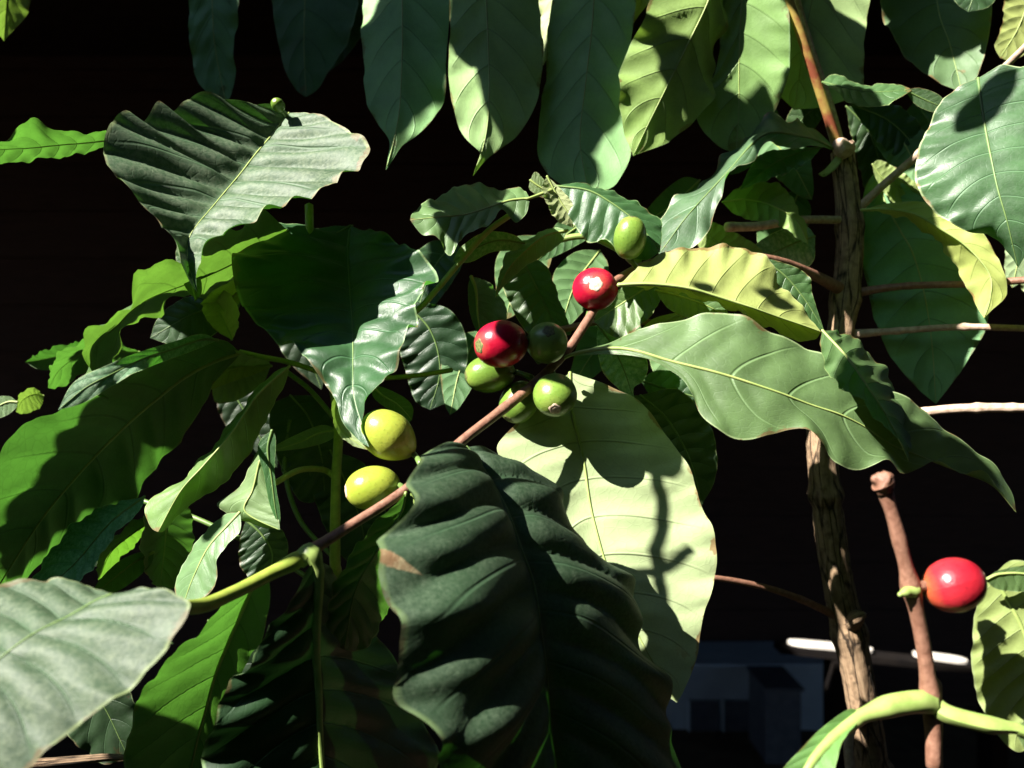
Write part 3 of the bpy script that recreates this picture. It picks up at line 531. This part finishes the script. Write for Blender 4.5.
# dark drooping leaf, centre left
leaf(T, [(350, 226), (348, 250), (350, 290), (353, 330), (353, 370), (355, 400), (369, 447)], [(315, 226), (270, 228), (240, 244), (233, 275), (247, 315), (268, 332), (290, 344), (313, 368), (328, 388), (337, 403), (345, 425), (358, 440)], [(385, 235), (410, 248), (433, 266), (436, 284), (418, 300), (414, 325), (402, 350), (391, 372), (375, 392), (365, 408), (360, 425)], (.385, .355, .326, .309), face='top', mat='mature', rib=.0028, wave=.0024, dA=.006, dB=-.006, nv=10, tint=(.7, .95, .95), label='dark glossy drooping leaf left of the berries', n=110, stalk=[(312, 250, .37)], cup=.001)
leaf(T, [(240, 353), (213, 362), (186, 377), (160, 396), (131, 421), (86, 466), (45, 515), (0, 584), (-40, 650)], [(228, 342), (210, 338), (190, 342), (172, 346), (155, 358), (137, 361), (110, 378), (92, 384), (70, 400), (52, 412), (35, 418), (21, 430), (0, 458), (-40, 520), (-60, 590)], [(234, 362), (214, 382), (206, 403), (180, 440), (151, 475), (130, 502), (100, 512), (69, 535), (45, 562), (20, 588), (-10, 625)], (.384, .37, .36, .355, .35), face='under', mat='mature', rib=.0030, wave=.0010, dA=-.036, dB=.02, nv=11, rr=.0009, label='long backlit green leaf sloping down to the left edge', n=120, tint=(.75, .82, .80))
leaf(T, [(218, 340), (200, 340), (170, 350), (145, 358), (110, 375), (85, 388), (58, 410)], [(200, 334), (172, 342), (140, 352), (105, 366), (74, 382)], [(195, 350), (168, 360), (140, 371), (112, 386), (85, 402)], (.36, .30, .285), face='top', mat='dusty', rib=.0008, wave=.0012, tint=(1.6, 1.8, 1.6), wk=3)
leaf(T, [(290, 366), (275, 378), (255, 398), (232, 432), (204, 465), (180, 492), (158, 532)], [(278, 370), (261, 384), (241, 410), (225, 430), (206, 454), (180, 482), (150, 500), (145, 512), (152, 528)], [(284, 385), (270, 412), (255, 442), (236, 470), (212, 492), (188, 506), (165, 530)], (.350, .342, .338, .335), face='top', mat='light', rib=.0012, dA=.010, dB=.012, wave=.0008, nv=8, tint=(1.1, 1.2, 1.0))
leaf(T, [(212, 380), (230, 375), (255, 370), (270, 368)], [(222, 350), (250, 355), (268, 360)], [(215, 402), (238, 400), (262, 384)], .40, face='under', mat='light', dA=-.02)
leaf(T, [(272, 366), (245, 366), (225, 372), (205, 392)], [(262, 358), (235, 358), (215, 372)], [(256, 374), (232, 382)], .395, face='under', mat='yellow')
leaf(T, [(276, 482), (267, 470), (260, 460), (252, 490), (245, 512), (280, 530)], [(266, 462), (257, 450), (246, 478), (232, 494), (217, 506), (245, 522)], [(274, 476), (273, 490), (278, 512)], (.338, .335, .332), wave=.0004, nv=5, dA=.010, face='top', mat='light', tint=(1.4, 1.4, 1.7), rib=.0006)
leaf(T, [(272, 430), (268, 450), (272, 480), (276, 512), (280, 528)], [(262, 438), (258, 450), (264, 475), (270, 505)], [(276, 440), (275, 475), (280, 510)], .333, face='top', mat='mature', tint=(1, 1.3, 1), wave=.0004, nv=5)
leaf(T, [(338, 430), (320, 433), (300, 442), (270, 452)], [(322, 425), (298, 434), (275, 446)], [(330, 440), (305, 448)], .385, face='top', mat='light', tint=(1.3, 1.3, 1.5))
leaf(T, [(240, 512), (225, 528), (208, 548), (194, 575), (182, 608)], [(225, 515), (205, 532), (190, 552), (176, 582), (178, 602)], [(240, 530), (228, 545), (218, 560), (216, 585), (196, 604)], (.332, .330, .327), wave=.0004, nv=6, dA=.010, dB=-.004, face='top', mat='light', tint=(1.3, 1.4, 1.6), rib=.0008)
leaf(T, [(246, 520), (262, 535), (272, 555), (268, 580)], [(258, 512), (285, 535), (285, 565)], [(240, 540), (240, 565), (255, 582)], .365, face='top', mat='mature', tint=(.5,.6,.6))
leaf(T, [(145, 496), (120, 515), (95, 540), (70, 568), (35, 598)], [(130, 500), (100, 508), (72, 526), (45, 560), (30, 585)], [(140, 510), (118, 532), (98, 560), (70, 590)], (.356, .352, .348), face='top', mat='dusty', tint=(1.5, 1.9, 2.0), rib=.0006, dA=.012, dB=-.004)
leaf(T, [(154, 552), (135, 562), (118, 575), (92, 596)], [(140, 552), (118, 562), (98, 582)], [(150, 566), (128, 585), (108, 596)], .37, face='top', mat='light', tint=(.9, 1.1, 1.2))
leaf(T, [(154, 520), (135, 532), (112, 552), (98, 580)], [(138, 518), (115, 535), (98, 560)], [(148, 532), (128, 552), (110, 572)], .385, face='under', mat='light', dA=-.02, dB=.02, tint=(.7, 1, .6))
leaf(T, [(170, 490), (168, 515), (164, 550), (160, 590)], [(148, 505), (142, 540), (148, 575)], [(190, 510), (192, 550), (178, 585)], .39, face='under', mat='mature', dA=-.03, dB=.01)
leaf(T, [(140, 352), (115, 352), (90, 350), (62, 368), (48, 388)], [(110, 340), (85, 340), (55, 358)], [(112, 364), (85, 374), (60, 388)], .44, face='under', mat='mature', dA=-.03, dB=.02)
leaf(T, [(88, 340), (60, 355), (40, 360), (25, 362)], [(65, 345), (40, 352)], [(70, 365), (42, 370)], .46, face='under', mat='mature', dA=-.02, tint=(.6,.7,.6))
leaf(T, [(44, 396), (34, 394), (22, 400), (16, 412)], [(34, 388), (20, 394)], [(40, 408), (24, 414)], .45, face='under', mat='light', dA=-.02, dB=.01)
leaf(T, [(18, 402), (8, 402), (-5, 408), (-25, 420)], [(8, 396), (-10, 400)], [(14, 410), (0, 418)], .43, face='top', mat='light', tint=(1.2, 1.2, 1.5))
leaf(T, [(372, 385), (382, 395), (398, 405), (412, 420)], [(385, 388), (405, 398), (413, 408)], [(374, 398), (392, 412), (406, 422)], .365, face='top', mat='light', tint=(.8, 1, .8))
leaf(T, [(338, 395), (336, 415), (345, 432), (368, 450)], [(332, 405), (338, 430), (352, 444)], [(342, 400), (346, 420), (360, 440)], .335, face='under', mat='light', dA=-.004)
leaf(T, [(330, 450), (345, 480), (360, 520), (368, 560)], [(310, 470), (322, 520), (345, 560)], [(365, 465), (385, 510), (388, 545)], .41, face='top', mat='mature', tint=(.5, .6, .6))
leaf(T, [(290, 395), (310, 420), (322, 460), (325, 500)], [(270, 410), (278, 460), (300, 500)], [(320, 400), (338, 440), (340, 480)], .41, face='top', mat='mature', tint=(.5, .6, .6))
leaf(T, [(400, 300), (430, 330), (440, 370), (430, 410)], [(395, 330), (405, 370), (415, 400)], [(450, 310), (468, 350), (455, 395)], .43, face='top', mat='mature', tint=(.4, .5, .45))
leaf(T, [(10, 600), (60, 640), (100, 700), (130, 760)], [(60, 605), (110, 650), (140, 720)], [(20, 650), (50, 710), (95, 760)], .40, face='top', mat='mature', tint=(.5, .5, .5))
for cx, cy, rx, ry, sz, tn in [(60, 545, 1, .4, 50, .4), (250, 690, .6, 1, 70, .35), (120, 620, 1, .4, 60, .4), (300, 330, .4, 1, 60, .4), (250, 420, .5, .8, 60, .3)]:
    leaf(T, [(cx - sz*rx, cy - sz*ry), (cx, cy), (cx + sz*rx*.9, cy + sz*ry)], [(cx - sz*.4*rx + sz*.4*ry, cy - sz*.4*ry - sz*.35*rx), (cx + sz*.4*rx + sz*.35*ry, cy + sz*.3*ry - sz*.3*rx)], [(cx - sz*.4*rx - sz*.4*ry, cy - sz*.4*ry + sz*.35*rx), (cx + sz*.4*rx - sz*.35*ry, cy + sz*.4*ry + sz*.3*rx)], .47, face='top', mat='mature', wave=.0006, tint=(tn, tn*1.1, tn))

# ================================================================== the foreground stem on the right
fore = thing('coffee_tree', (.13, .27, 0), 'thin brown stem with broken tip at lower right, bearing one red berry', 'coffee tree', 'coffee plants')
T = fore
tube('trunk', [Vector((.135, .27, -.05)), Vector((.13, .26, .8)), P(936, 860, .255), P(934, 768, .25), P(932, 715, .249), P(924, 650, .247), P(912, 592, .245), P(896, 528, .243), P(882, 482, .242)], [.0060, .0042, .0022, .0021, .0022, .0020, .0020, .0018, .0016], MAT['twig'], T, n=900, sides=20, rough=.07, rs=220, nodes=[(.9605, .34, .0028), (.9805, .42, .0022), (.9895, .16, .002), (.9985, .30, .002)])
tube('broken_tip', [P(886, 490, .2415), P(881, 481, .241), P(873, 478, .2405)], [.0022, .0028, .0010], MAT['twig'], T, rough=.4, rs=400, n=20, sides=16)
tube('bud', [P(914, 590, .244), P(906, 592, .2425), P(899, 595, .2415)], [.0022, .0014, .0006], MAT['lime'], T, rough=.15, rs=400, n=16)
tube('bud', [P(914, 588, .244), P(921, 586, .2445), P(928, 586, .2448)], [.0018, .0015, .0013], MAT['twig'], T, rough=.25, rs=500, n=16)
cherry(T, 954, 585, .245, 28, (.95, .35, -.25), 1.06, 'redor', 'calyx', (921, 588, .2455), 'red berry on the blurred foreground stem at the right', cr=.22)
leaf(T, [(862, 716), (845, 728), (828, 742), (808, 768), (780, 830)], [(850, 709), (822, 728), (800, 750), (778, 775), (750, 820)], [(856, 724), (842, 740), (834, 768), (820, 820)], (.243, .235, .228), face='top', mat='light', tint=(1.1, 1.4, 1.0), rib=.0006, dB=-.006, stalk=[(931, 703, .248), (915, 702, .246), (890, 706, .245)], rr=.0021, ribm='lime', wave=.0006)
leaf(T, [(1015, 728), (1030, 735), (1060, 755), (1100, 800)], [(1025, 722), (1065, 730), (1100, 765)], [(1018, 738), (1035, 765), (1070, 800)], (.243, .24), face='top', mat='light', stalk=[(935, 706, .248), (950, 715, .246), (985, 724, .244)], rr=.0017, ribm='lime')
leaf(T, [(992, 576), (1010, 605), (1026, 640), (1036, 690), (1034, 745)], [(982, 590), (974, 618), (972, 668), (982, 708), (1000, 738), (1018, 752)], [(1015, 560), (1055, 575), (1085, 620), (1085, 680), (1060, 725)], (.275, .27, .268), face='under', mat='yellow', rib=.0009, wave=.0008, label='yellow-green leaf behind the foreground berry', rr=.0007)
leaf(T, [(985, 580), (1000, 574), (1030, 575), (1070, 590)], [(1000, 570), (1040, 566)], [(1000, 590), (1040, 592)], .268, face='top', mat='light')

# dry twig on the lower left
dry = stem(None, 'dry_twig', [(-30, 764, .30, 9), (40, 763, .30, 9), (100, 758, .305, 8), (130, 757, .31, 5)], 'bark', rough=.12)
SHADE_LEAVES = [  # targets of added unseen leaves, aimed to shade chosen spots
 (378, -230, 386, 262, .43, 33), (415, -160, 420, 30, .43, 22), (508, -230, 535, 178, .42, 38), (470, -200, 468, 68, .42, 30), (583, -240, 568, 205, .435, 46),
 (300, -100, 312, 160, .60, 74), (215, -80, 216, 150, .52, 34), (350, -100, 330, 90, .62, 50),
 (718, 10, 672, 165, .415, 18), (737, 95, 738, 182, .436, 28), (545, 110, 600, 205, .425, 18), (940, -80, 945, 82, .49, 52), (1010, 55, 952, 125, .35, 16),
 (842, 150, 850, 290, .45, 18), (800, 216, 850, 222, .44, 12), (895, 100, 915, 200, .475, 30), (905, 160, 918, 430, .445, 46),
 (855, 330, 905, 460, .312, 26), (925, 440, 975, 440, .33, 22),
     
 (195, 725, 225, 850, .312, 55, .3), (15, 520, 185, 385, .36, 34), (-20, 560, 80, 500, .355, 26), (300, 390, 310, 590, .41, 32), (255, 545, 285, 600, .35, 16),
 (560, 255, 540, 330, .39, 30), (640, 385, 705, 505, .41, 30), (742, 250, 768, 290, .34, 12), (692, 262, 700, 290, .34, 9), (575, 370, 700, 500, .35, 34, .3),
 (60, 350, 130, 350, .44, 20), (390, 560, 350, 660, .298, 26, .3),
]

# ================================================================== foliage added out of view above and left, placed to cast the dapples
cv, cf, cu = [], [], []
def shade_leaf(x1, y1, x2, y2, d, hw, k=.36, d2=None, tilt=.35):
    a = P(x1, y1, d) + SUN * k; b = P(x2, y2, d2 or d) + SUN * k
    h = hw / FPX * d; ax = (b - a); L = ax.length; ax.normalize()
    side = ax.cross(SUN).normalized(); rnd = random.Random(x1 * 7 + y1)
    n, m = 16, 4
    s0 = len(cv); W = 2 * m + 1; tl = rnd.uniform(-tilt, tilt); ph = rnd.uniform(0, 6)
    for i in range(n + 1):
        t = i / n; w = h * math.sin(math.pi * min(1, t * .97 + .015)) ** .62 * (1 + .05 * math.sin(9 * t + ph) + .03 * math.sin(23 * t + ph))
        for j in range(-m, m + 1):
            s = j / m
            cv.append(a + ax * (L * t) + side * (w * s) + SUN * (w * s * tl + .006 * math.sin(12 * t + ph) * abs(s) - .012 * (t - .5) ** 2 * 4))
            cu.append((t, .5 + .5 * s))
    for i in range(n):
        for j in range(W - 1):
            q = s0 + i * W + j; cf.append((q, q + W, q + W + 1, q + 1))
for c in SHADE_LEAVES: shade_leaf(*c)
fo = link('shade_foliage', cv, cf, LM['shaded'], tree, cu); fo['kind'] = 'stuff'
def shadow_twig(pts, w, k):
    tube('branch', [P(x, y, d) + SUN * k for x, y, d in pts], [w * .37 / FPX / 2] * len(pts), MAT['twig'], tree, rough=.05)  # unseen twig added only for the stroke shadow it casts
shadow_twig([(636, 380, .345), (648, 440, .345), (655, 510, .338), (657, 560, .336), (668, 600, .334), (673, 640, .332), (673, 720, .33)], 8.5, .30)
shadow_twig([(700, 560, .34), (660, 570, .335), (630, 578, .335), (560, 590, .33)], 7, .30)


# ================================================================== the setting
def box(name, x0, x1, y0, y1, z0, z1, mat, parent=None, bev=0):
    v = [(x, y, z) for x in (x0, x1) for y in (y0, y1) for z in (z0, z1)]
    f = [(0, 1, 3, 2), (4, 6, 7, 5), (0, 4, 5, 1), (2, 3, 7, 6), (0, 2, 6, 4), (1, 5, 7, 3)]
    o = link(name, [Vector(q) for q in v], f, mat, parent, smooth=False)
    return o
MG = simple_mat('bare_earth', (.05, .035, .022), (.09, .065, .04), 6, .95, .6, .02, spec=.1)
MW = simple_mat('dark_stained_boards', (.024, .014, .012), (.046, .026, .021), 30, .8, .3, .002, stretch=(.3, 1, 4), spec=.15)
MP = simple_mat('blue_grey_painted_wall', (.24, .28, .32), (.30, .34, .38), 8, .8, .2, .002, spec=.2)
MK = simple_mat('black_trestle_paint', (.006, .005, .005), (.010, .008, .007), 30, .9, .3, .002, spec=.05)
MB = simple_mat('dark_brown_render', (.03, .022, .016), (.05, .036, .026), 12, .9, .3, .004, spec=.1)
MD = simple_mat('dark_window_board', (.04, .045, .06), (.08, .085, .10), 20, .5, .2, .002)
MR = simple_mat('dark_roof_sheet', (.02, .014, .012), (.035, .025, .02), 12, .8, .2, .002, spec=.1)
MPL = simple_mat('pale_sun_patch', (.55, .5, .45), (.7, .66, .6), 30, .7, .2, .001)

n = 40; gv = []; gf = []
for i in range(n + 1):
    for j in range(n + 1):
        X = ((i / n) * 2 - 1); Y = ((j / n) * 2 - 1); X = 200 * X * abs(X) ** 1.5; Y = 200 * Y * abs(Y) ** 1.5
        gv.append(Vector((X, Y, .02 * noise.noise(Vector((X, Y, 0)) * .8))))
for i in range(n):
    for j in range(n):
        a = i * (n + 1) + j; gf.append((a, a + n + 1, a + n + 2, a + 1))
g = link('ground', gv, gf, MG); g['kind'] = 'structure'

shed = thing('shed', (0, 3.5, 0), 'dark open-fronted shed behind the plants with a pale bay at the lower right', 'shed')
# roof slopes up towards the camera side, back wall of boards
Y0, YB = .28, 4.2
def quadslab(name, c, th, mat, parent):
    a = [Vector(p) for p in c]; nn = (a[1] - a[0]).cross(a[3] - a[0]).normalized() * th
    v = a + [p + nn for p in a]
    return link(name, v, [(0, 1, 2, 3), (7, 6, 5, 4), (0, 4, 5, 1), (1, 5, 6, 2), (2, 6, 7, 3), (3, 7, 4, 0)], mat, parent, smooth=False)
def rz(y): return 2.36 + (y - Y0) * .171
def roof(x0, x1, y0, y1): quadslab('roof', [(x0, y0, rz(y0)), (x1, y0, rz(y0)), (x1, y1, rz(y1)), (x0, y1, rz(y1))], .02, MR, shed)
# slot added in the roof so that sun falls on the pale strips below
RX0, RX1, RY0, RY1 = -.85, -.49, .785, .855
roof(-6, 6, Y0, RY0); roof(-6, 6, RY1, YB + .4); roof(-6, RX0, RY0 + .001, RY1 - .001); roof(RX1, 6, RY0 + .001, RY1 - .001)
for k in range(28):
    z = .0 + k * .11
    box('wall_board', -5.9, 5.9, YB + (.0 if k % 2 else .016), YB + .014 + (.0 if k % 2 else .016), z, z + (.114 if k % 2 else .108), MW, shed)
box('side_wall', -6.0, -5.94, Y0 + .4, YB, 0, 2.35, MW, shed)
box('side_wall', 5.94, 6.0, Y0 + .4, YB, 0, 2.35, MW, shed)
box('fascia', -6, 6, Y0 - .03, Y0, 2.32, 2.43, MW, shed)
for x in (-3.9, 3.2): box('post', x - .06, x + .06, Y0 + .1, Y0 + .22, 0, 2.36, MW, shed)
box('back_panel', -5.9, 5.9, YB + .04, YB + .06, 0, 3.1, MW, shed)
# unseen dark walls added on the camera's side to cut the sky light
def shade_wall(x0, x1, y0, y1, h, lab):
    t_ = thing('shade_wall', ((x0 + x1) / 2, (y0 + y1) / 2, 0), lab, 'wall')
    box('wall', x0, x1, y0, y1, 0, h, MB, t_); box('coping', x0 - .04, x1 + .04, y0 - .04, y1 + .04, h + .002, h + .06, MD, t_)
shade_wall(-3.3, 3.3, -1.9, -1.7, 2.26, 'unseen long dark brown wall added facing the shed to block sky light')
shade_wall(2.6, 2.8, -1.55, .2, 2.26, 'unseen dark brown side wall added on the right to block sky light')
shade_wall(-3.3, -3.1, -1.55, .2, 2.26, 'unseen dark brown side wall added on the left to block sky light')
yr = thing('shade_roof', (0, -.8, 2.36), 'unseen dark sheet roof added for shade, with a square opening for the sun', 'roof')
OX0, OX1, OY0 = -1.5, -.1, -.95  # opening in the added roof; the sheets around it hold back sky light
box('shade_sheet', OX1, 3.3, -1.9, Y0 - .035, 2.36, 2.40, MR, yr)
box('shade_sheet', -3.3, OX0, -1.9, Y0 - .035, 2.36, 2.40, MR, yr)
box('shade_sheet', OX0 + .002, OX1 - .002, -1.9, OY0, 2.362, 2.402, MR, yr)
# pale bay with two dark panels at the lower right of the picture
def X(px, d): return (px - 512) / FPX * d
def Z(py, d): return CH - (py - 384) / FPX * d
d = 3.9
box('pale_bay', X(672, d), X(826, d), d, d + .25, 0, Z(664, d), MP, shed)
for a, b in ((689, 717), (723, 751)):
    box('dark_panel', X(a, d), X(b, d), d - .02, d + .002, Z(810, d), Z(700, d), MD, shed)
    box('panel_frame', X(a - 2, d), X(a, d), d - .03, d + .003, Z(812, d), Z(698, d), MP, shed)
box('ledge', X(668, d), X(830, d), d - .06, d + .28, Z(664, d), Z(660, d), MP, shed)
crate = thing('crate', ((X(780, 3.6)), 3.6, 0), 'dark box standing in front of the pale bay', 'box')
box('side_panel', X(762, 3.6), X(797, 3.6), 3.55, 3.8, 0, Z(686, 3.6), MD, crate)
box('lid', X(760, 3.6), X(799, 3.6), 3.53, 3.82, Z(686, 3.6) + .002, Z(683, 3.6), MD, crate)
# two pale strips built in the shape of sun patches, on a dark trestle
tdz = 1.75
bench = thing('trestle', (X(880, tdz), tdz, 0), 'dark trestle behind the trunk carrying two pale strips that stand for sun patches', 'trestle')
zt = Z(655, tdz)
def tz(px): return Z(645 + (px - 791) * .1055, tdz) - .0045        # the top slopes down to the right, just under the pale strips
quadslab('top', [(X(780, tdz), tdz - .004, tz(780) - .014), (X(1010, tdz), tdz - .004, tz(1010) - .014), (X(1010, tdz), tdz + .045, tz(1010) - .014), (X(780, tdz), tdz + .045, tz(780) - .014)], .013, MK, bench)
for px in (832, 990):
    for yy in (tdz - .01, tdz + .02): box('leg', X(px, tdz), X(px, tdz) + .03, yy, yy + .03, 0, tz(px) - .018, MK, bench)
def sun_strip(x0, x1, y0, y1, lab):
    pts = [P(x0, y0, tdz), P(x1, y1, tdz)]; 
    v = []; f = []; k = 24; w = .019
    for i in range(k + 1):
        t = i / k; c = pts[0].lerp(pts[1], t); ww = w * min(1, (4 * t * (1 - t)) ** .35 + .12)
        for (dy, dz) in ((-ww, -.003), (ww, -.003), (ww, .003), (-ww, .003)): v.append(c + Vector((0, dy + .02, dz)))
    for i in range(k):
        for q in range(4): a = i*4+q; b = i*4+(q+1) % 4; f.append((a, b, b+4, a+4))
    f += [(3, 2, 1, 0), (k*4, k*4+1, k*4+2, k*4+3)]
    o = link('sun_patch_strip', v, f, MPL, smooth=False); o['label'] = lab; o['category'] = 'sun_patch_strip'; o['group'] = 'pale sun patches on the trestle'
sun_strip(791, 877, 645, 653, 'pale strip shaped as a sun patch on the dark trestle, directly behind the trunk')
sun_strip(918, 972, 657, 664, 'pale strip shaped as a sun patch on the dark trestle, between foreground stem and its berry leaf')
dry['label'] = 'short dry brown twig lying low at the bottom left edge'; dry['category'] = 'twig'

# ================================================================== light and camera
sc = bpy.context.scene
w = bpy.data.worlds.new('World'); sc.world = w; w.use_nodes = True
nt = w.node_tree; nt.nodes.clear()
sky = nt.nodes.new('ShaderNodeTexSky'); sky.sky_type = 'NISHITA'; sky.sun_disc = False; sky.ozone_density = 5.0; sky.dust_density = .3
sky.sun_elevation = math.asin(SUN.z); sky.sun_rotation = math.atan2(SUN.x, SUN.y)
bg = nt.nodes.new('ShaderNodeBackground'); bg.inputs[1].default_value = .05
ow = nt.nodes.new('ShaderNodeOutputWorld'); nt.links.new(sky.outputs[0], bg.inputs[0]); nt.links.new(bg.outputs[0], ow.inputs[0])
sd = bpy.data.lights.new('sun', 'SUN'); sd.energy = 5.0; sd.angle = math.radians(.4); sd.color = (1, .95, .86)
so = bpy.data.objects.new('sun', sd); col.objects.link(so); so.rotation_euler = (-SUN).to_track_quat('-Z', 'Y').to_euler(); so.location = (-3, -3, 5)
cd = bpy.data.cameras.new('camera'); co = bpy.data.objects.new('camera', cd); col.objects.link(co)
co.location = (0, 0, CH); co.rotation_euler = (math.pi / 2, 0, 0)
cd.sensor_width = 36; cd.lens = FPX / 1024 * 36; cd.clip_start = .01; cd.clip_end = 1000
cd.dof.use_dof = True; cd.dof.focus_distance = .345; cd.dof.aperture_fstop = 15.0
sc.camera = co
sc.view_settings.view_transform = 'Standard'; sc.view_settings.look = 'None'; sc.view_settings.gamma = 1
sc.view_settings.exposure = EXPO
sc.cycles.max_bounces = 8; sc.cycles.transmission_bounces = 6
sc.cycles.use_denoising = True
